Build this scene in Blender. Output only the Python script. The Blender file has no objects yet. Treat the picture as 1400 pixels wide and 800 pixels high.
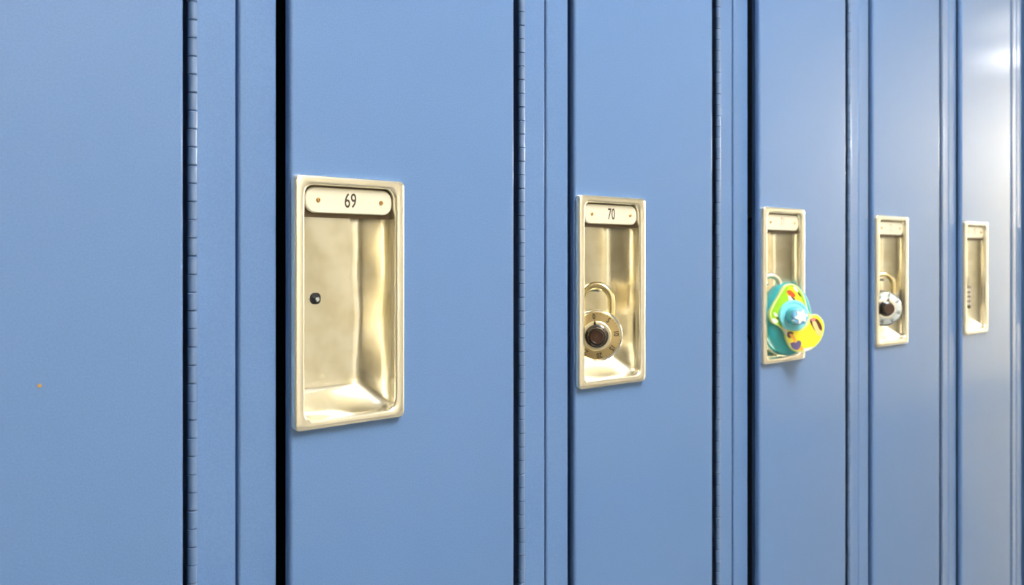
import bpy, bmesh, math, random
from mathutils import Vector, Matrix
random.seed(7)
PI = math.pi
SC = bpy.context.scene
COL = SC.collection
R = math.radians

# ------------------------------------------------------------------ camera
ZC = 1.15                                  # eye height
D = 0.5986                                 # distance from the locker fronts
CAMX = 0.5924
THETA = R(44.7)                            # angle between the view axis and the row of lockers
cam_d = bpy.data.cameras.new('camera')
cam = bpy.data.objects.new('camera', cam_d)
COL.objects.link(cam)
cam.location = (CAMX, -D, ZC)
cam.rotation_euler = (PI / 2, 0, THETA - PI / 2)
cam_d.sensor_fit = 'HORIZONTAL'
cam_d.sensor_width = 36.0
cam_d.lens = 35.0
cam_d.shift_y = -0.0339
cam_d.clip_start = 0.02
cam_d.dof.use_dof = True
cam_d.dof.focus_distance = 0.78
cam_d.dof.aperture_fstop = 10.0
SC.camera = cam

# ------------------------------------------------------------------ world, exposure
w = bpy.data.worlds.new('world')
SC.world = w
w.use_nodes = True
w.node_tree.nodes['Background'].inputs[0].default_value = (0.75, 0.8, 0.9, 1)
w.node_tree.nodes['Background'].inputs[1].default_value = 0.05
SC.view_settings.view_transform = 'Standard'
SC.view_settings.look = 'None'
SC.view_settings.gamma = 1.0
SC.view_settings.exposure = 0.45
LIGHT_POWER = 36.0                          # radiance of the ceiling light diffusers


# ------------------------------------------------------------------ materials
def mat(name, color, rough=0.5, metal=0.0, coat=0.0, coat_rough=0.1, coat_ior=1.5, spec=0.5, emit=None):
    m = bpy.data.materials.new(name)
    m.use_nodes = True
    b = m.node_tree.nodes['Principled BSDF']
    b.inputs['Base Color'].default_value = (*color, 1)
    b.inputs['Roughness'].default_value = rough
    b.inputs['Metallic'].default_value = metal
    b.inputs['Coat Weight'].default_value = coat
    b.inputs['Coat Roughness'].default_value = coat_rough
    b.inputs['Coat IOR'].default_value = coat_ior
    b.inputs['Specular IOR Level'].default_value = spec
    if emit:
        b.inputs['Emission Color'].default_value = (*color, 1)
        b.inputs['Emission Strength'].default_value = emit
    return m


def noise_node(m, scale, detail=3, coords='Object', stretch=None):
    nt = m.node_tree
    tc = nt.nodes.new('ShaderNodeTexCoord')
    n = nt.nodes.new('ShaderNodeTexNoise')
    n.inputs['Scale'].default_value = scale
    n.inputs['Detail'].default_value = detail
    if stretch:
        mp = nt.nodes.new('ShaderNodeMapping')
        mp.inputs['Scale'].default_value = stretch
        nt.links.new(tc.outputs[coords], mp.inputs['Vector'])
        nt.links.new(mp.outputs[0], n.inputs['Vector'])
    else:
        nt.links.new(tc.outputs[coords], n.inputs['Vector'])
    return n


def vary_color(m, n, c1, c2, lo=0.35, hi=0.65, sock='Base Color'):
    nt = m.node_tree
    r = nt.nodes.new('ShaderNodeValToRGB')
    r.color_ramp.elements[0].position = lo
    r.color_ramp.elements[1].position = hi
    r.color_ramp.elements[0].color = (*c1, 1)
    r.color_ramp.elements[1].color = (*c2, 1)
    nt.links.new(n.outputs['Fac'], r.inputs[0])
    nt.links.new(r.outputs[0], nt.nodes['Principled BSDF'].inputs[sock])
    return r


def vary_value(m, n, lo, hi, sock='Roughness'):
    nt = m.node_tree
    r = nt.nodes.new('ShaderNodeMapRange')
    r.inputs['From Min'].default_value = 0.3
    r.inputs['From Max'].default_value = 0.7
    r.inputs['To Min'].default_value = lo
    r.inputs['To Max'].default_value = hi
    nt.links.new(n.outputs['Fac'], r.inputs[0])
    nt.links.new(r.outputs[0], nt.nodes['Principled BSDF'].inputs[sock])


def bump(m, n, strength, dist=0.001, coat=False):
    nt = m.node_tree
    b = nt.nodes.new('ShaderNodeBump')
    b.inputs['Strength'].default_value = strength
    b.inputs['Distance'].default_value = dist
    nt.links.new(n.outputs['Fac'], b.inputs['Height'])
    nt.links.new(b.outputs[0], nt.nodes['Principled BSDF'].inputs['Normal'])
    if coat:
        nt.links.new(b.outputs[0], nt.nodes['Principled BSDF'].inputs['Coat Normal'])
    return b


M = {}
# blue baked enamel: fine orange-peel relief, faint mottling
M['paint'] = mat('blue_enamel', (0.15, 0.285, 0.56), rough=0.4, coat=1.0, coat_rough=0.13, coat_ior=1.38, spec=0.1)
vary_color(M['paint'], noise_node(M['paint'], 900, 2), (0.100, 0.193, 0.405), (0.117, 0.222, 0.452), 0.3, 0.7)
bump(M['paint'], noise_node(M['paint'], 420, 2), 0.10, 0.0004, True)
M['inside'] = mat('dark_locker_inside', (0.03, 0.05, 0.09), rough=0.6)  # interior shade put into the colour, so the door gaps look black
# recessed handle: pressed bright metal with a warm tarnish
M['metal'] = mat('warm_bright_metal', (0.86, 0.80, 0.62), rough=0.24, metal=0.9)
vary_color(M['metal'], noise_node(M['metal'], 25, 1), (0.93, 0.88, 0.74), (0.96, 0.92, 0.80), 0.3, 0.7)
M['cup'] = mat('warm_metal_cup', (0.86, 0.80, 0.62), rough=0.2, metal=1.0)
vary_color(M['cup'], noise_node(M['cup'], 45, 2), (0.86, 0.80, 0.62), (0.96, 0.92, 0.79), 0.36, 0.60)
vary_value(M['cup'], noise_node(M['cup'], 30, 1), 0.15, 0.26)
bump(M['cup'], noise_node(M['cup'], 28, 1), 0.12, 0.0010)
M['holder'] = mat('shaded_plate_seat', (0.10, 0.07, 0.04), rough=0.45, metal=0.6)  # shade behind the number plate put into the dark colour
M['plate'] = mat('cream_number_plate', (0.72, 0.68, 0.55), rough=0.35, metal=0.0, spec=0.5)
M['ink'] = mat('brown_ink', (0.05, 0.035, 0.025), rough=0.6)
M['ink_worn'] = mat('worn_ink', (0.42, 0.37, 0.27), rough=0.6)
M['brass'] = mat('brass_rivet', (0.70, 0.45, 0.18), rough=0.3, metal=1.0)
M['black'] = mat('black_hole', (0.006, 0.006, 0.008), rough=0.6)
M['pin'] = mat('blue_steel_pin', (0.55, 0.62, 0.75), rough=0.2, metal=1.0)
M['hinge'] = mat('painted_hinge', (0.095, 0.18, 0.36), rough=0.35, coat=1.0, coat_rough=0.15, coat_ior=1.6)
M['hinge_pin'] = mat('hinge_pin_steel', (0.06, 0.07, 0.10), rough=0.5, metal=0.5)
M['chrome'] = mat('chrome', (0.90, 0.88, 0.82), rough=0.1, metal=1.0)
M['dial'] = mat('cream_dial', (0.74, 0.58, 0.30), rough=0.28, metal=0.85)
M['dial_centre'] = mat('pale_dial_centre', (0.90, 0.80, 0.55), rough=0.3, metal=0.6)
M['shackle'] = mat('golden_shackle', (0.88, 0.74, 0.42), rough=0.14, metal=1.0)
M['knob'] = mat('black_knob', (0.012, 0.008, 0.007), rough=0.25, coat=0.6, coat_rough=0.1)
M['knob_brown'] = mat('brown_knob_cap', (0.05, 0.02, 0.012), rough=0.3, coat=0.5)
M['white'] = mat('white_print', (0.85, 0.85, 0.83), rough=0.5)
M['dial_dark'] = mat('dark_dial_ring', (0.012, 0.013, 0.02), rough=0.2, coat=0.6)
M['dial_blue'] = mat('blue_white_dial', (0.70, 0.80, 0.92), rough=0.12, metal=0.8)
M['teal'] = mat('teal_plastic', (0.03, 0.36, 0.42), rough=0.3, coat=0.4)
M['cyan'] = mat('cyan_plastic', (0.22, 0.74, 0.88), rough=0.25, coat=0.5)
M['cyan_dark'] = mat('deep_cyan_plastic', (0.10, 0.50, 0.62), rough=0.25, coat=0.5)
M['knob_blue'] = mat('sky_blue_plastic', (0.22, 0.56, 0.92), rough=0.25, coat=0.5)
M['yellow'] = mat('yellow_card', (0.88, 0.76, 0.02), rough=0.4, coat=0.5)
M['green'] = mat('lime_print', (0.30, 0.66, 0.008), rough=0.4, coat=0.5)
M['lime_rim'] = mat('pale_lime_rim', (0.80, 0.92, 0.35), rough=0.4, coat=0.5)
M['red'] = mat('red_print', (0.90, 0.09, 0.01), rough=0.4, coat=0.5)
M['orange'] = mat('orange_print', (0.92, 0.42, 0.06), rough=0.4, coat=0.5)
M['peach'] = mat('peach_print', (0.95, 0.66, 0.28), rough=0.4, coat=0.5)
M['brown'] = mat('brown_print', (0.10, 0.025, 0.01), rough=0.4, coat=0.5)
M['violet'] = mat('violet_print', (0.11, 0.09, 0.24), rough=0.4, coat=0.5)
M['pink'] = mat('pink_print', (0.85, 0.20, 0.22), rough=0.4, coat=0.5)
M['steel'] = mat('grey_steel', (0.62, 0.60, 0.56), rough=0.22, metal=1.0)
M['wheel'] = mat('grey_number_wheel', (0.50, 0.46, 0.40), rough=0.3)
M['dark_steel'] = mat('dark_steel', (0.16, 0.13, 0.11), rough=0.35, metal=0.9)
M['rust'] = mat('rust_spot', (0.45, 0.26, 0.05), rough=0.7)
# the corridor
M['wall'] = mat('cream_wall', (0.85, 0.80, 0.66), rough=0.6)
vary_color(M['wall'], noise_node(M['wall'], 2.0, 4, 'Object'), (0.92, 0.85, 0.66), (0.95, 0.88, 0.71))
M['wall_behind'] = mat('off_white_wall', (0.75, 0.74, 0.70), rough=0.7)
M['ceiling'] = mat('white_ceiling', (0.82, 0.82, 0.80), rough=0.8)
vary_color(M['ceiling'], noise_node(M['ceiling'], 60, 4), (0.78, 0.78, 0.76), (0.85, 0.85, 0.83))
M['floor'] = mat('vinyl_floor', (0.52, 0.50, 0.44), rough=0.3)
nt = M['floor'].node_tree
ck = nt.nodes.new('ShaderNodeTexChecker')
ck.inputs['Scale'].default_value = 3.28
ck.inputs['Color1'].default_value = (0.30, 0.29, 0.26, 1)
ck.inputs['Color2'].default_value = (0.25, 0.245, 0.22, 1)
tcn = nt.nodes.new('ShaderNodeTexCoord')
nt.links.new(tcn.outputs['Object'], ck.inputs['Vector'])
nt.links.new(ck.outputs[0], nt.nodes['Principled BSDF'].inputs['Base Color'])
M['trim'] = mat('dark_plinth', (0.05, 0.05, 0.055), rough=0.5)
M['fixture'] = mat('white_fixture', (0.8, 0.8, 0.8), rough=0.5)
M['lamp_dim'] = mat('dimmed_light_diffuser', (1.0, 0.96, 0.92), rough=0.5, emit=LIGHT_POWER * 0.2)  # emission turned down so the wall near this light stays darker
M['lamp'] = mat('light_diffuser', (1.0, 0.96, 0.90), rough=0.5, emit=LIGHT_POWER)


# ------------------------------------------------------------------ helpers
def obj(name, bm, material, parent=None, smooth=None, wn=False, loc=None, rot=None):
    me = bpy.data.meshes.new(name)
    bmesh.ops.recalc_face_normals(bm, faces=bm.faces)
    if smooth is not None:
        for f in bm.faces:
            f.smooth = True
    bm.to_mesh(me)
    bm.free()
    if smooth is not None:
        me.set_sharp_from_angle(angle=R(smooth))
    me.materials.append(M[material] if isinstance(material, str) else material)
    o = bpy.data.objects.new(name, me)
    COL.objects.link(o)
    if parent:
        o.parent = parent
    if loc:
        o.location = loc
    if rot:
        o.rotation_euler = rot
    if wn:
        md = o.modifiers.new('weighted', 'WEIGHTED_NORMAL')
        md.keep_sharp = True
    return o


def tag(o, label=None, cat=None, group=None, kind=None):
    if label:
        o['label'] = label
    if cat:
        o['category'] = cat
    if group:
        o['group'] = group
    if kind:
        o['kind'] = kind
    return o


def empty(name, loc=(0, 0, 0), rz=0, parent=None):
    o = bpy.data.objects.new(name, None)
    COL.objects.link(o)
    o.location = loc
    o.rotation_euler = (0, 0, rz)
    o.empty_display_size = 0.05
    if parent:
        o.parent = parent
    return o


def add_box(bm, x0, x1, y0, y1, z0, z1):
    v = [bm.verts.new(p) for p in ((x0, y0, z0), (x1, y0, z0), (x1, y1, z0), (x0, y1, z0),
                                   (x0, y0, z1), (x1, y0, z1), (x1, y1, z1), (x0, y1, z1))]
    for f in ((0, 3, 2, 1), (4, 5, 6, 7), (0, 1, 5, 4), (1, 2, 6, 5), (2, 3, 7, 6), (3, 0, 4, 7)):
        bm.faces.new([v[i] for i in f])


def box(x0, x1, y0, y1, z0, z1, bev=0, seg=2):
    bm = bmesh.new()
    add_box(bm, x0, x1, y0, y1, z0, z1)
    if bev:
        bmesh.ops.bevel(bm, geom=list(bm.edges), offset=bev, segments=seg, profile=0.5, affect='EDGES')
    return bm


def loft(bm, loops, cap0=False, cap1=False):
    rows = [[bm.verts.new(p) for p in lp] for lp in loops]
    n = len(rows[0])
    for a, b in zip(rows, rows[1:]):
        for i in range(n):
            bm.faces.new((a[i], a[(i + 1) % n], b[(i + 1) % n], b[i]))
    if cap0:
        bm.faces.new(rows[0])
    if cap1:
        bm.faces.new(rows[-1][::-1])
    return rows


def rrect(x0, x1, z0, z1, r, nc=5, nx=8, nz=20):
    """points of a rounded rectangle in x,z: the same count for any size"""
    pts = []
    for k, (cx, cz, a0) in enumerate(((x1 - r, z1 - r, 0), (x0 + r, z1 - r, 90), (x0 + r, z0 + r, 180), (x1 - r, z0 + r, 270))):
        for i in range(nc + 1):
            a = R(a0 + 90 * i / nc)
            pts.append((cx + r * math.cos(a), cz + r * math.sin(a)))
        # straight run to the next corner
        p = pts[-1]
        q = ((x0 + r, z1), (x0, z0 + r), (x1 - r, z0), (x1, z1 - r))[k]
        n = (nx, nz, nx, nz)[k]
        for i in range(1, n):
            t = i / n
            pts.append((p[0] + (q[0] - p[0]) * t, p[1] + (q[1] - p[1]) * t))
    return pts


def lathe(profile, n=32, cap0=True, cap1=True):
    """profile of (radius, y) turned round the y axis"""
    bm = bmesh.new()
    loops = [[(r * math.cos(2 * PI * i / n), y, r * math.sin(2 * PI * i / n)) for i in range(n)] for r, y in profile]
    loft(bm, loops, cap0, cap1)
    return bm


def tube(path, r, n=12):
    bm = bmesh.new()
    loops = []
    for i, p in enumerate(path):
        p = Vector(p)
        t = (Vector(path[min(i + 1, len(path) - 1)]) - Vector(path[max(i - 1, 0)])).normalized()
        u = Vector((0, 1, 0)) if abs(t.y) < 0.9 else Vector((1, 0, 0))
        a = t.cross(u).normalized()
        b = t.cross(a).normalized()
        loops.append([p + (a * math.cos(2 * PI * k / n) + b * math.sin(2 * PI * k / n)) * r for k in range(n)])
    loft(bm, loops, True, True)
    return bm


def prism(pts, y0, y1, bev=0.0):
    """outline in x,z between y0 (front) and y1 (back)"""
    bm = bmesh.new()
    if bev:
        c = Vector((sum(p[0] for p in pts) / len(pts), sum(p[1] for p in pts) / len(pts)))

        def inset(p):
            d = Vector(p) - c
            d = d * (1 - bev / max(d.length, 1e-6))
            return c.x + d.x, c.y + d.y
        ins = [inset(p) for p in pts]
        loops = [[(x, y0, z) for x, z in ins], [(x, y0 + bev * 0.7, z) for x, z in pts], [(x, y1, z) for x, z in pts]]
    else:
        loops = [[(x, y0, z) for x, z in pts], [(x, y1, z) for x, z in pts]]
    loft(bm, loops, True, True)
    return bm


def extrude_profile(prof, z0, z1):
    """closed x,y profile carried up from z0 to z1"""
    bm = bmesh.new()
    loft(bm, [[(x, y, z0) for x, y in prof], [(x, y, z1) for x, y in prof]], True, True)
    return bm


def smooth_closed(pts, sub=4):
    """closed Catmull-Rom curve through the points"""
    out = []
    n = len(pts)
    for i in range(n):
        p0, p1, p2, p3 = (Vector(pts[(i + k) % n]) for k in (-1, 0, 1, 2))
        for s in range(sub):
            t = s / sub
            q = 0.5 * ((2 * p1) + (p2 - p0) * t + (2 * p0 - 5 * p1 + 4 * p2 - p3) * t * t + (3 * p1 - p0 - 3 * p2 + p3) * t ** 3)
            out.append((q.x, q.y))
    return out


def ellipse(cx, cz, rx, rz, n=20, rot=0):
    c, s = math.cos(rot), math.sin(rot)
    return [(cx + rx * math.cos(2 * PI * i / n) * c - rz * math.sin(2 * PI * i / n) * s,
             cz + rx * math.cos(2 * PI * i / n) * s + rz * math.sin(2 * PI * i / n) * c) for i in range(n)]


def text_mesh(body, size, xs=1.0, depth=0.0001, bold=0.0):
    cu = bpy.data.curves.new('lettering', 'FONT')
    cu.body = body
    cu.size = size
    cu.align_x = 'CENTER'
    cu.align_y = 'CENTER'
    cu.extrude = depth
    cu.offset = bold
    cu.resolution_u = 3
    o = bpy.data.objects.new('lettering', cu)
    COL.objects.link(o)
    dg = bpy.context.evaluated_depsgraph_get()
    me = bpy.data.meshes.new_from_object(o.evaluated_get(dg))
    bpy.data.objects.remove(o)
    bpy.data.curves.remove(cu)
    me.transform(Matrix.Diagonal((xs, 1, 1, 1)))
    me.transform(Matrix.Rotation(PI / 2, 4, 'X'))       # stands in the x,z plane, read from -y
    return me


def text(name, body, size, material, parent, loc, xs=1.0, roll=0.0, bold=0.0):
    me = text_mesh(body, size, xs, bold=bold)
    me.name = name
    if not me.materials:
        me.materials.append(M[material])
    else:
        me.materials[0] = M[material]
    o = bpy.data.objects.new(name, me)
    COL.objects.link(o)
    o.parent = parent
    o.location = loc
    o.rotation_euler = (0, roll, 0)
    return o


# ------------------------------------------------------------------ corridor
X0, X1 = -4.6, 16.5
YB, YW = 0.47, -2.45
H = 2.72
tag(obj('floor', box(X0, X1, YW, YB, -0.1, 0), 'floor'), kind='structure')
tag(obj('ceiling', box(X0, X1, YW, YB, H, H + 0.1), 'ceiling'), kind='structure')
tag(obj('wall_opposite', box(X0, X1, YW - 0.1, YW, 0, H), 'wall'), kind='structure')
tag(obj('wall_behind_lockers', box(X0, X1, YB, YB + 0.1, 0, H), 'wall_behind'), kind='structure')
tag(obj('wall_near_end', box(X0 - 0.1, X0, YW - 0.1, YB + 0.1, 0, H), 'wall'), kind='structure')
tag(obj('wall_far_end', box(X1, X1 + 0.1, YW - 0.1, YB + 0.1, 0, H), 'wall'), kind='structure')
tag(obj('baseboard_opposite', box(X0, X1, YW, YW + 0.012, 0, 0.1), 'trim'), kind='structure')

LX = [1.4, 7.7, 10.9, 11.8, 12.7, 13.6, 14.5, 15.4]     # second dimmed to limit reflections; later ones added to brighten the far wall
for i, lx in enumerate(LX):
    t = empty('unseen_ceiling_light', (lx, -1.27, H))
    tag(t, 'dim hanging light with a turned-down diffuser, beyond the far lockers' if i == 1 else 'unseen white hanging light with a glowing diffuser, set crosswise over the corridor', 'ceiling light', 'ceiling lights along the corridor')
    for sy in (-0.45, 0.45):
        obj('suspension_rod', box(-0.006, 0.006, sy - 0.006, sy + 0.006, -0.20, 0), 'fixture', t)
    bm = bmesh.new()
    for yy in (-0.62, 0.60):
        add_box(bm, -0.17, 0.17, yy, yy + 0.02, -0.26, -0.19)
    add_box(bm, -0.03, 0.03, -0.60, 0.60, -0.20, -0.19)
    obj('light_frame', bm, 'fixture', t)
    obj('diffuser', box(-0.16, 0.16, -0.60, 0.60, -0.25, -0.20, 0.01), 'lamp_dim' if i == 1 else 'lamp', t)

# ------------------------------------------------------------------ lockers
P = 0.305                                  # pitch of the row
XG = 0.940                                 # seam on the left of locker 69
LH0, LH1 = 0.10, 1.93                      # bottom and top of a locker
DZ0, DZ1 = 0.13, 1.90                      # the door
DXL, DXR = 0.0335, 0.2520                  # door edges, from the seam on the left
FY = 0.003                                 # front of the frame strips
HX, HY = 0.2692, 0.0005                    # hinge axis
BX0, BX1 = 0.0345, 0.1315                  # bezel
BZ1 = 0.0578                               # bezel top above the eye
BZ0 = -0.1205
OX0, OX1 = BX0 + 0.0085, BX1 - 0.0085      # opening
OZ0, OZ1 = BZ0 + 0.0066, BZ1 - 0.0066
CUP_D = 0.025
PINX, PINZ = 0.072, -0.0300

tag(obj('trim_1', box(XG - P * 2, XG + P * 7, 0.03, 0.45, 0, LH0), 'trim'), kind='structure')


def strip(x0, x1, r=0.0022, back=0.028):
    """cross-section of a frame upright: front face with rolled edges and returns"""
    p = [(x0, FY + back)]
    for i in range(6):
        a = PI - PI / 2 * i / 5
        p.append((x0 + r + r * math.cos(a), FY + r - r * math.sin(a)))
    for i in range(6):
        a = PI / 2 - PI / 2 * i / 5
        p.append((x1 - r + r * math.cos(a), FY + r - r * math.sin(a)))
    p.append((x1, FY + back))
    return p


def door_bm(DXR):
    """pressed sheet door: hemmed edge all round, inset return, back lip, hole for the handle"""
    bm = bmesh.new()
    r = 0.003
    zo0, zo1 = DZ0, DZ1

    def rect(ins, y):
        return [(DXL + ins, y, zo0 + ins), (DXR - ins, y, zo0 + ins), (DXR - ins, y, zo1 - ins), (DXL + ins, y, zo1 - ins)]
    hole = [(OX0 - 0.003, 0, ZC + OZ0 - 0.003), (OX1 + 0.003, 0, ZC + OZ0 - 0.003), (OX1 + 0.003, 0, ZC + OZ1 + 0.003), (OX0 - 0.003, 0, ZC + OZ1 + 0.003)]
    loops = [[(x, 0.002, z) for x, y, z in hole], hole]
    for i in range(13):                     # hemmed edge, rolled right round
        a = PI / 2 * i / 6
        loops.append(rect(r - r * math.sin(a), r - r * math.cos(a)))
    loops.insert(-6, rect(0.0, 0.0052))
    for k in range(1, 7):
        loops[-k] = [(x, y + 0.0022, z) for x, y, z in loops[-k]]
    loops.append(rect(0.0045, 2 * r + 0.0027))
    loops.append(rect(0.0050, 0.013))
    loops.append(rect(0.014, 0.0135))
    loft(bm, loops)
    return bm


def wave(z, amp):
    """dented corner of the pressed cup"""
    t = z - (-0.045)
    return amp * (math.exp(-((t) / 0.012) ** 2) - 0.6 * math.exp(-((t + 0.035) / 0.014) ** 2) + 0.25 * math.sin(z * 160))


def bezel_bm():
    bm = bmesh.new()
    L = []
    h = 0.005
    z = ZC
    for ins, y, r in ((0, 0.0002, .0042), (0, -h + .0016, .0042), (.0005, -h + .0006, .004), (.0014, -h, .0036), (.0060, -h, .0068), (.0072, -h + .0004, .0072),
                      (.0081, -h + .0014, .0078), (.0085, -h + .0030, .008), (.0085, 0.0015, .008)):
        L.append([(x, y, zz) for x, zz in rrect(BX0 + ins, BX1 - ins, z + BZ0 + ins * 0.78, z + BZ1 - ins * 0.78, r)])
    loft(bm, L)
    return bm


def cup_bm(amp):
    """pressed cup: upright left side, right side and bottom slanting in to the back"""
    bm = bmesh.new()
    z = ZC
    L = []
    for f, y, r in ((0, 0.0016, .008), (.04, 0.005, .0078), (.22, 0.010, .0075), (.42, 0.0145, .007), (.63, 0.019, .0066), (.80, 0.0222, .0062),
                    (.92, CUP_D - .0007, .006), (1.04, CUP_D, .006), (1.3, CUP_D + .0002, .005)):
        lp = []
        xr = OX1 - 0.0145 * f
        xl = OX0 + 0.003 * f
        for x, zz in rrect(xl, xr, z + OZ0 + 0.019 * f, z + OZ1 - 0.004 * f, r):
            q = max(0.0, (x - (xl + xr) / 2) / ((xr - xl) / 2))
            lp.append((x + wave(zz - z, amp) * min(f, 1) * q ** 2, y, zz))
        L.append(lp)
    loft(bm, L, False, True)
    return bm


knuckle_me = None
spin = {68: -1.1, 69: 0.25, 70: -1.1, 71: 1.0, 72: -0.9, 73: -0.3, 74: -0.4}   # how far each door stands ajar, degrees
dxs = {68: 0.0, 69: 0.0, 70: 0.0, 71: 0.001, 72: 0.0, 73: 0.0, 74: 0.0, 75: 0.0}
amps = {68: 0.0004, 69: 0.0024, 70: 0.0003, 71: 0.0004, 72: 0.0005, 73: 0.0006, 74: 0.0004, 75: 0.0004}
pin_len = {69: 0.004, 70: 0.022, 71: 0.014, 72: 0.022, 73: 0.016}
labels = {
    68: 'blue metal locker at the left edge with a tiny rust fleck on its door',
    69: 'blue metal locker with number plate 69 and an empty handle recess, door slightly ajar',
    70: 'blue metal locker with number plate 70 and a cream-dialled padlock in its recess',
    71: 'blue metal locker with a bright teal and yellow lock in its handle recess',
    72: 'pale blue locker whose recess holds a padlock with black knob, beyond the colourful lock',
    73: 'greyish locker with the bright light reflected near its top, farthest with a visible handle',
    74: 'darker blue locker at the right edge, mostly cut off by the frame',
}
door_at = {}
DOORY = 0.005                               # how far the hinge side of a door stands out


def hinged(o, n):
    """turn a piece of the door about the hinge"""
    a = R(spin[n])
    p = Vector((HX, 0, 0))
    o.matrix_local = Matrix.Translation(p + Vector((0, -DOORY, 0))) @ Matrix.Rotation(a, 4, 'Z') @ Matrix.Translation(-p)
    return o


def knuckle_bm(z0=0.0, bm=None, n=14):
    bm = bm or bmesh.new()
    r, l = 0.0032, 0.0113
    prof = ((r - 0.0006, 0), (r, 0.0005), (r, l - 0.0005), (r - 0.0006, l))
    loft(bm, [[(HX + q * math.cos(2 * PI * i / n), HY + q * math.sin(2 * PI * i / n), z0 + zz) for i in range(n)] for q, zz in prof], True, True)
    return bm


for n in range(68, 75):
    t = empty('locker', (XG + P * (n - 69) + dxs[n], 0, LH0))
    tag(t, labels[n], 'locker', 'row of blue lockers')
    base = Matrix.Translation((0, 0, -LH0))

    def part(name, bm, material, parent=t, on_door=False, **kw):
        bmesh.ops.translate(bm, verts=bm.verts, vec=(0, 0, -LH0))
        o = obj(name, bm, material, parent, **kw)
        if on_door:
            hinged(o, n)
        return o
    # carcass
    bm = bmesh.new()
    add_box(bm, -0.0006, 0.0006, 0.036, 0.45, LH0, LH1)
    add_box(bm, P - 0.0039, P - 0.0027, 0.036, 0.45, LH0, LH1)
    add_box(bm, 0.0006, P - 0.0039, 0.4488, 0.45, LH0, LH1)
    add_box(bm, 0.0006, P - 0.0039, 0.036, 0.4488, LH0, LH0 + 0.0012)
    add_box(bm, 0.0006, P - 0.0039, 0.036, 0.4488, LH1 - 0.0012, LH1)
    part('carcass', bm, 'inside')
    # face frame
    part('frame_upright', extrude_profile(strip(-0.0008, 0.0286), LH0, LH1), 'paint', smooth=35, wn=True)
    part('frame_upright', extrude_profile(strip(0.2706, P - 0.0025), LH0, LH1), 'paint', smooth=35, wn=True)
    part('frame_rail', box(0.0287, 0.2705, FY + .001, FY + 0.028, LH1 - 0.025, LH1), 'paint')
    part('frame_rail', box(0.0287, 0.2705, FY + .001, FY + 0.028, LH0, LH0 + 0.025), 'paint')
    d = part('door', door_bm({68: 0.2610, 69: 0.2556, 70: 0.2520}.get(n, 0.2495)), 'paint', on_door=True, smooth=35, wn=True)
    if n == 68:
        sp = prism(ellipse(0, 0, 0.0012, 0.0011, 10), -0.00025, 0.0)
        bmesh.ops.translate(sp, verts=sp.verts, vec=(0.1730, 0, ZC - 0.0735))
        part('rust_fleck', sp, 'rust', d)
        d.children[0]['label'] = 'tiny ochre rust fleck'
    # recessed handle
    hb = part('recessed_handle', bezel_bm(), 'metal', on_door=True, smooth=50)
    hb['label'] = 'bright warm metal recessed handle'
    part('cup', cup_bm(amps[n]), 'cup', hb, smooth=50)
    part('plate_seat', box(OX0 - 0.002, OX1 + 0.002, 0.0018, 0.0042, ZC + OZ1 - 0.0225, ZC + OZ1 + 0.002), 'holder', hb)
    px0, px1, pz1 = OX0 + 0.0024, OX1 - 0.0008, ZC + OZ1 - 0.0012
    pz0 = pz1 - 0.0182
    L = []
    for ins, y in ((0, 0.0016), (0, -0.0002), (0.0006, -0.0008)):
        L.append([(x, y, zz) for x, zz in rrect(px0 + ins, px1 - ins, pz0 + ins, pz1 - ins, 0.0082, 8, 4, 2)])
    bm = bmesh.new()
    loft(bm, L, True, True)
    part('number_plate', bm, 'plate', hb)
    pzc = (pz0 + pz1) / 2
    for rx in (px0 + 0.0105, px1 - 0.0105):
        bm = lathe([(0.0017, -0.0008), (0.0017, -0.0013), (0.0013, -0.0017), (0.0008, -0.0017), (0.0006, -0.0010)], 14)
        bmesh.ops.translate(bm, verts=bm.verts, vec=(rx, 0, pzc))
        part('rivet', bm, 'brass', hb, smooth=40)
    text('number', str(n), 0.0150, 'ink' if n < 71 else 'ink_worn', hb, ((px0 + px1) / 2, -0.00085, pzc - LH0), xs=0.74,
         bold=0.0001 if n < 71 else -0.0001)
    # slot in the back of the cup with the staple pin that takes a padlock
    bm = prism([(PINX + x, ZC + PINZ + zz) for x, zz in rrect(-0.0050, 0.0036, -0.0042, 0.0042, 0.0034, 5, 2, 2)], CUP_D - 0.0004, CUP_D + 0.004)
    part('slot', bm, 'black', hb)
    bm = lathe([(0.0017, CUP_D), (0.0017, CUP_D - pin_len.get(n, .004) + .0005), (0.0012, CUP_D - pin_len.get(n, .004))], 12)
    bmesh.ops.translate(bm, verts=bm.verts, vec=(PINX - 0.0012, 0, ZC + PINZ - 0.0004))
    part('staple_pin', bm, 'pin', hb, smooth=40)
    door_at[n] = t
    # continuous hinge
    bm = bmesh.new()
    loft(bm, [[(HX + 0.0024 * math.cos(2 * PI * i / 10), HY + 0.0024 * math.sin(2 * PI * i / 10), zz) for i in range(10)] for zz in (DZ0 + .02, DZ1 - .02)], True, True)
    hp = part('hinge', bm, 'hinge_pin', smooth=40)
    zs = []
    z = DZ0 + 0.025
    while z < DZ1 - 0.035:
        zs.append(z)
        z += 0.01172
    if n <= 71:
        if knuckle_me is None:
            k = obj('knuckle', knuckle_bm(), 'hinge', None, smooth=40)
            knuckle_me = k.data
            bpy.data.objects.remove(k)
        for i, z in enumerate(zs):
            k = bpy.data.objects.new('knuckle', knuckle_me)
            COL.objects.link(k)
            k.parent = hp
            k.location = (random.uniform(-.00012, .00012), (0.00012 if i % 2 else -0.00012), z - LH0 + random.uniform(-.0001, .0001))
    else:
        bm = bmesh.new()
        for z in zs:
            knuckle_bm(z, bm, 10)
        tag(part('knuckles', bm, 'hinge', hp, smooth=40), kind='stuff')


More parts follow.
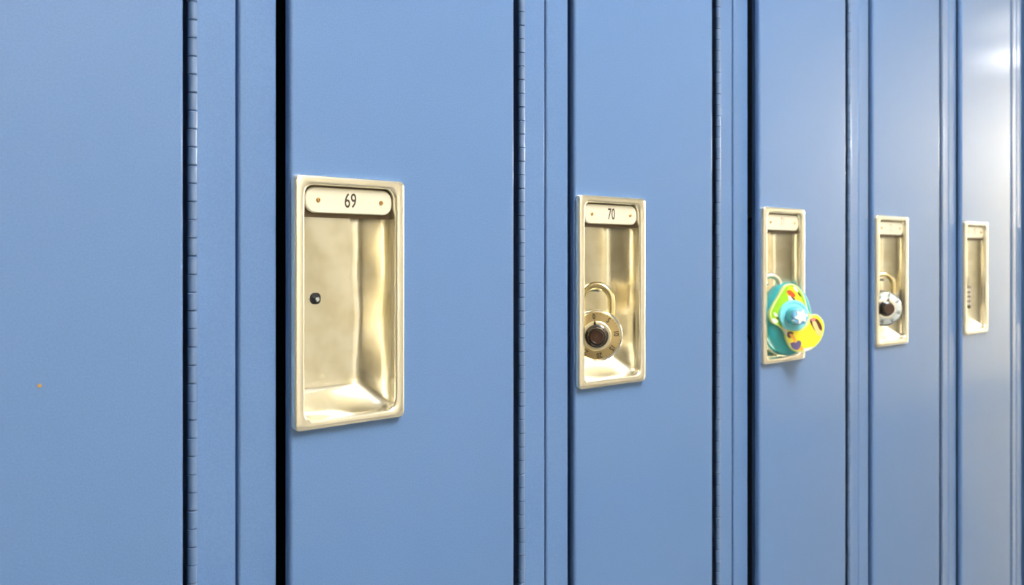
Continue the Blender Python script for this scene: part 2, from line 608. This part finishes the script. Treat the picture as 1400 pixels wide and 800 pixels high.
def on_door(n, x, y, z):
    """a point given in the closed door's coordinates, as the door stands"""
    a = R(spin[n])
    p = Vector((HX, 0, 0))
    q = Matrix.Rotation(a, 4, 'Z') @ (Vector((x, y, 0)) - p) + p - Vector((0, DOORY, 0))
    return Vector((q.x + door_at[n].location.x, q.y, ZC + z))


# ------------------------------------------------------------------ dial padlocks
def dial_padlock(loc, yaw, label, body='chrome', dial='dial', centre='dial_centre', ink='ink', shackle='shackle', dialrot=0.0, ringname='dial'):
    t = empty('padlock', loc, yaw)
    tag(t, label, 'padlock')
    Rr = 0.0245
    th = 0.0145
    obj('case', lathe([(0.012, th), (Rr - 0.004, th), (Rr - 0.0012, th - 0.0012), (Rr, th - 0.004), (Rr, 0.004), (Rr - 0.0006, 0.0018), (Rr - 0.002, 0.0006), (Rr - 0.003, 0.0006)], 48),
        body, t, smooth=35)
    path = []
    for zz in (0.016, 0.024, 0.0325):
        path.append((0.0138, 0.0075, zz))
    for i in range(1, 16):
        a = PI * i / 16
        path.append((0.0138 * math.cos(a), 0.0075, 0.0325 + 0.0140 * math.sin(a)))
    for zz in (0.0325, 0.024, 0.016):
        path.append((-0.0138, 0.0075, zz))
    obj('shackle', tube(path, 0.0036, 14), shackle, t, smooth=50)
    dl = obj('dial', lathe([(0.0222, 0.002), (0.0222, -0.0006), (0.0216, -0.0014), (0.0140, -0.0024), (0.0136, -0.0022)], 56), dial, t, smooth=25)
    obj('centre_disc', lathe([(0.0138, -0.0020), (0.0138, -0.0030), (0.0132, -0.0034), (0.0112, -0.0035)], 48), centre, dl, smooth=25)
    for i in range(8):
        a = 2 * PI * i / 8 + dialrot
        text('dial_number', str(i * 5), 0.0066, ink, dl, (0.0180 * math.sin(a), -0.00205, 0.0180 * math.cos(a)), xs=0.8, roll=a, bold=0.00016)
    bm = bmesh.new()
    for i in range(40):
        a = 2 * PI * i / 40 + dialrot
        m = bmesh.new()
        ln = 0.0010 if i % 5 else 0.0016
        add_box(m, -0.00014, 0.00014, -0.00175, -0.0009, 0.0216 - ln, 0.0215)
        bmesh.ops.rotate(m, verts=m.verts, cent=(0, 0, 0), matrix=Matrix.Rotation(a, 3, 'Y'))
        tmp = bpy.data.meshes.new('tick')
        m.to_mesh(tmp)
        m.free()
        bm.from_mesh(tmp)
        bpy.data.meshes.remove(tmp)
    tag(obj('dial_ticks', bm, ink, dl), kind='stuff')
    # fluted knob
    bm = bmesh.new()
    nn = 48
    L = []
    for r, y, f in ((0.0108, -0.003, 0), (0.0108, -0.0046, 0), (0.0098, -0.0054, 0), (0.0088, -0.0058, 0.04), (0.0084, -0.0125, 0.05), (0.0080, -0.0136, 0.03), (0.0066, -0.0139, 0)):
        L.append([((r * (1 + f * math.cos(12 * 2 * PI * i / nn))) * math.cos(2 * PI * i / nn), y, (r * (1 + f * math.cos(12 * 2 * PI * i / nn))) * math.sin(2 * PI * i / nn)) for i in range(nn)])
    loft(bm, L, True, True)
    kn = obj('knob', bm, 'knob', t, smooth=50)
    obj('knob_cap', lathe([(0.0066, -0.0134), (0.0066, -0.0143), (0.0056, -0.0146), (0.0052, -0.0140)], 32), 'knob_brown', kn, smooth=30)
    bm = prism([(-0.0022, 0.0080), (0.0022, 0.0080), (0.0002, 0.0146), (-0.0002, 0.0146)], -0.0046, -0.0034)
    bmesh.ops.rotate(bm, verts=bm.verts, cent=(0, 0, 0), matrix=Matrix.Rotation(dialrot, 3, 'Y'))
    obj('pointer', bm, 'knob', kn)
    return t


dial_padlock(on_door(70, 0.0600, -0.0030, -0.0725), R(-49), 'steel padlock with a cream numbered dial and black knob, below plate 70', dialrot=R(-8))
dial_padlock(on_door(72, 0.0600, -0.0035, -0.0690), R(-45), 'dark-rimmed padlock with silvery dial and black knob, right of the colourful lock',
             body='dial_dark', dial='dial_blue', centre='chrome', ink='dial_dark', dialrot=R(15))

# ------------------------------------------------------------------ colourful novelty lock in 71
t = empty('novelty_lock', on_door(71, 0.0795, -0.0150, -0.0660), R(-36))
tag(t, 'large teal lock with yellow and lime petal cover and cyan dial', 'padlock')
# egg-shaped teal case
L = []
for k, y in ((0.80, 0.024), (0.93, 0.022), (0.99, 0.018), (1.0, 0.012), (0.985, 0.007), (0.93, 0.004), (0.80, 0.002)):
    L.append([(x * k, y, z * k - 0.005) for x, z in ellipse(-0.002, 0, 0.0300, 0.0425, 40)])
bm = bmesh.new()
loft(bm, L, True, True)
obj('case', bm, 'teal', t, smooth=50)
path = [(-0.008, 0.014, 0.020), (-0.0085, 0.014, 0.030)]
for i in range(13):
    a = PI * i / 12
    path.append((-0.0200 + 0.0115 * math.cos(a), 0.014, 0.034 + 0.0115 * math.sin(a)))
path += [(-0.0315, 0.014, 0.026), (-0.0300, 0.014, 0.016)]
obj('shackle', tube(path, 0.0032, 14), 'metal', t, smooth=50)


def pc(px, py):
    """cover drawing units -> metres on the lock's face"""
    return ((px - 285) * 0.000148 / 0.91, -(py - 345) * 0.000148)


outline = smooth_closed([pc(*p) for p in ((270, 100), (320, 122), (368, 190), (395, 290), (418, 340), (465, 340), (510, 385), (522, 450), (498, 535), (440, 600), (370, 628),
                                          (305, 628), (262, 590), (236, 535), (222, 475), (190, 435), (128, 395), (112, 330), (135, 270), (185, 180), (225, 118))], 5)
cv = obj('petal_cover', prism(outline, -0.0025, 0.0035, 0.0010), 'lime_rim', t, smooth=30)
cc = pc(320, 380)


def shape(name, pts, material, lvl=0, sub=4, smooth_pts=True):
    o = [pc(*p) for p in pts]
    if smooth_pts:
        o = smooth_closed(o, sub)
    y = -0.0025 - 0.00012 * (lvl + 1)
    return obj(name, prism(o, y, -0.0024), material, cv)


shape('green_print', ((268, 110), (318, 132), (360, 195), (386, 290), (405, 345), (380, 400), (300, 440), (230, 450), (190, 425), (136, 388), (122, 330), (142, 276), (192, 186), (230, 126)), 'green', 0)
shape('yellow_print', ((465, 350), (503, 390), (513, 450), (490, 530), (436, 592), (370, 616), (310, 616), (272, 584), (246, 530), (236, 480), (250, 440), (330, 470), (400, 420), (425, 362)), 'yellow', 1)
shape('yellow_print', ((255, 120), (300, 140), (345, 210), (372, 285), (340, 290), (295, 235), (262, 215), (240, 180)), 'yellow', 1)
shape('red_print', ((238, 155), (262, 150), (285, 168), (302, 188), (292, 205), (262, 192), (245, 178)), 'red', 2)
shape('white_print', ((286, 118), (306, 128), (322, 150), (318, 165), (298, 150)), 'white', 2)
shape('dark_print', ((318, 165), (336, 178), (345, 200), (330, 190)), 'brown', 2)
shape('dark_print', ((268, 196), (292, 210), (306, 232), (286, 226)), 'brown', 2)
shape('peach_print', ((250, 192), (268, 200), (285, 228), (262, 232), (250, 215)), 'white', 2)
shape('white_print', ((140, 318), (162, 330), (172, 352), (150, 348)), 'white', 1)
shape('white_print', ((132, 366), (160, 375), (172, 395), (150, 405), (130, 390)), 'white', 1)
shape('white_print', ((200, 420), (225, 428), (240, 470), (236, 500), (216, 462)), 'white', 2)
shape('dark_print', ((158, 356), (176, 360), (182, 374), (166, 372)), 'brown', 1)
# lower left patch
shape('brown_print', ((240, 478), (262, 468), (285, 478), (280, 500), (258, 520), (242, 505)), 'brown', 2)
shape('orange_print', ((258, 492), (280, 490), (300, 520), (310, 548), (345, 580), (362, 614), (310, 614), (276, 584), (262, 560), (290, 545), (275, 520)), 'orange', 3)
shape('violet_print', ((268, 560), (290, 552), (305, 556), (322, 540), (342, 550), (340, 585), (318, 612), (290, 606), (272, 585)), 'violet', 4)
# upper right patch
shape('brown_print', ((418, 372), (450, 368), (480, 392), (502, 440), (496, 470), (470, 440), (468, 470), (448, 462), (425, 425), (412, 395)), 'brown', 2)
shape('peach_print', ((428, 395), (452, 392), (466, 420), (482, 455), (498, 470), (492, 500), (470, 500), (455, 470), (440, 440)), 'peach', 3)
shape('pink_print', ((418, 378), (434, 366), (454, 372), (446, 388), (426, 390)), 'pink', 4)
shape('white_print', ((362, 604), (400, 598), (432, 588), (410, 612), (372, 624)), 'white', 2)
# cyan dial and domed knob
dd = obj('dial', lathe([(0.0178, -0.0024), (0.0178, -0.0045), (0.0170, -0.0056), (0.0150, -0.0058), (0.0138, -0.0050), (0.0120, -0.0052)], 44), 'cyan', t, smooth=35)
kb = obj('knob', lathe([(0.0108, -0.0048), (0.0104, -0.0140), (0.0102, -0.0180), (0.0096, -0.0205), (0.0080, -0.0222), (0.0050, -0.0230), (0.0010, -0.0232)], 36), 'cyan_dark', t, smooth=45)
star = []
for i in range(12):
    a = 2 * PI * i / 12 + 0.2
    r = 0.0085 if i % 2 == 0 else 0.0050
    star.append((r * math.cos(a), r * math.sin(a)))
kf = obj('knob_face', lathe([(0.0097, -0.0200), (0.0090, -0.0228), (0.0060, -0.0236), (0.0010, -0.0238)], 36), 'knob_blue', kb, smooth=45)
bm = prism(smooth_closed(star, 3), -0.0243, -0.0236)
obj('star', bm, 'white', kb)

# ------------------------------------------------------------------ small wheel lock in 73
t = empty('wheel_padlock', on_door(73, 0.0530, 0.0020, -0.0580), R(-50))
tag(t, 'small grey steel padlock with stacked number wheels, beneath the farthest number plate', 'padlock')
obj('case', box(-0.0090, 0.0090, 0.0, 0.013, -0.022, 0.014, 0.002, 3), 'dark_steel', t, smooth=35)
path = [(0.0058, 0.0065, 0.010), (0.0058, 0.0065, 0.024)]
for i in range(1, 12):
    a = PI * i / 12
    path.append((0.0058 * math.cos(a), 0.0065, 0.024 + 0.0062 * math.sin(a)))
path += [(-0.0058, 0.0065, 0.024), (-0.0058, 0.0065, 0.010)]
obj('shackle', tube(path, 0.0022, 10), 'steel', t, smooth=50)
for i in range(4):
    bm = bmesh.new()
    nn = 20
    z0 = 0.0075 - i * 0.0072
    prof = ((0.0052, -0.0024), (0.0060, -0.0020), (0.0060, 0.0020), (0.0052, 0.0024))
    loft(bm, [[(0.0030 + q * math.cos(2 * PI * k / nn), 0.0026 + q * math.sin(2 * PI * k / nn), z0 + zz) for k in range(nn)] for q, zz in prof], True, True)
    obj('number_wheel', bm, 'wheel', t, smooth=35)
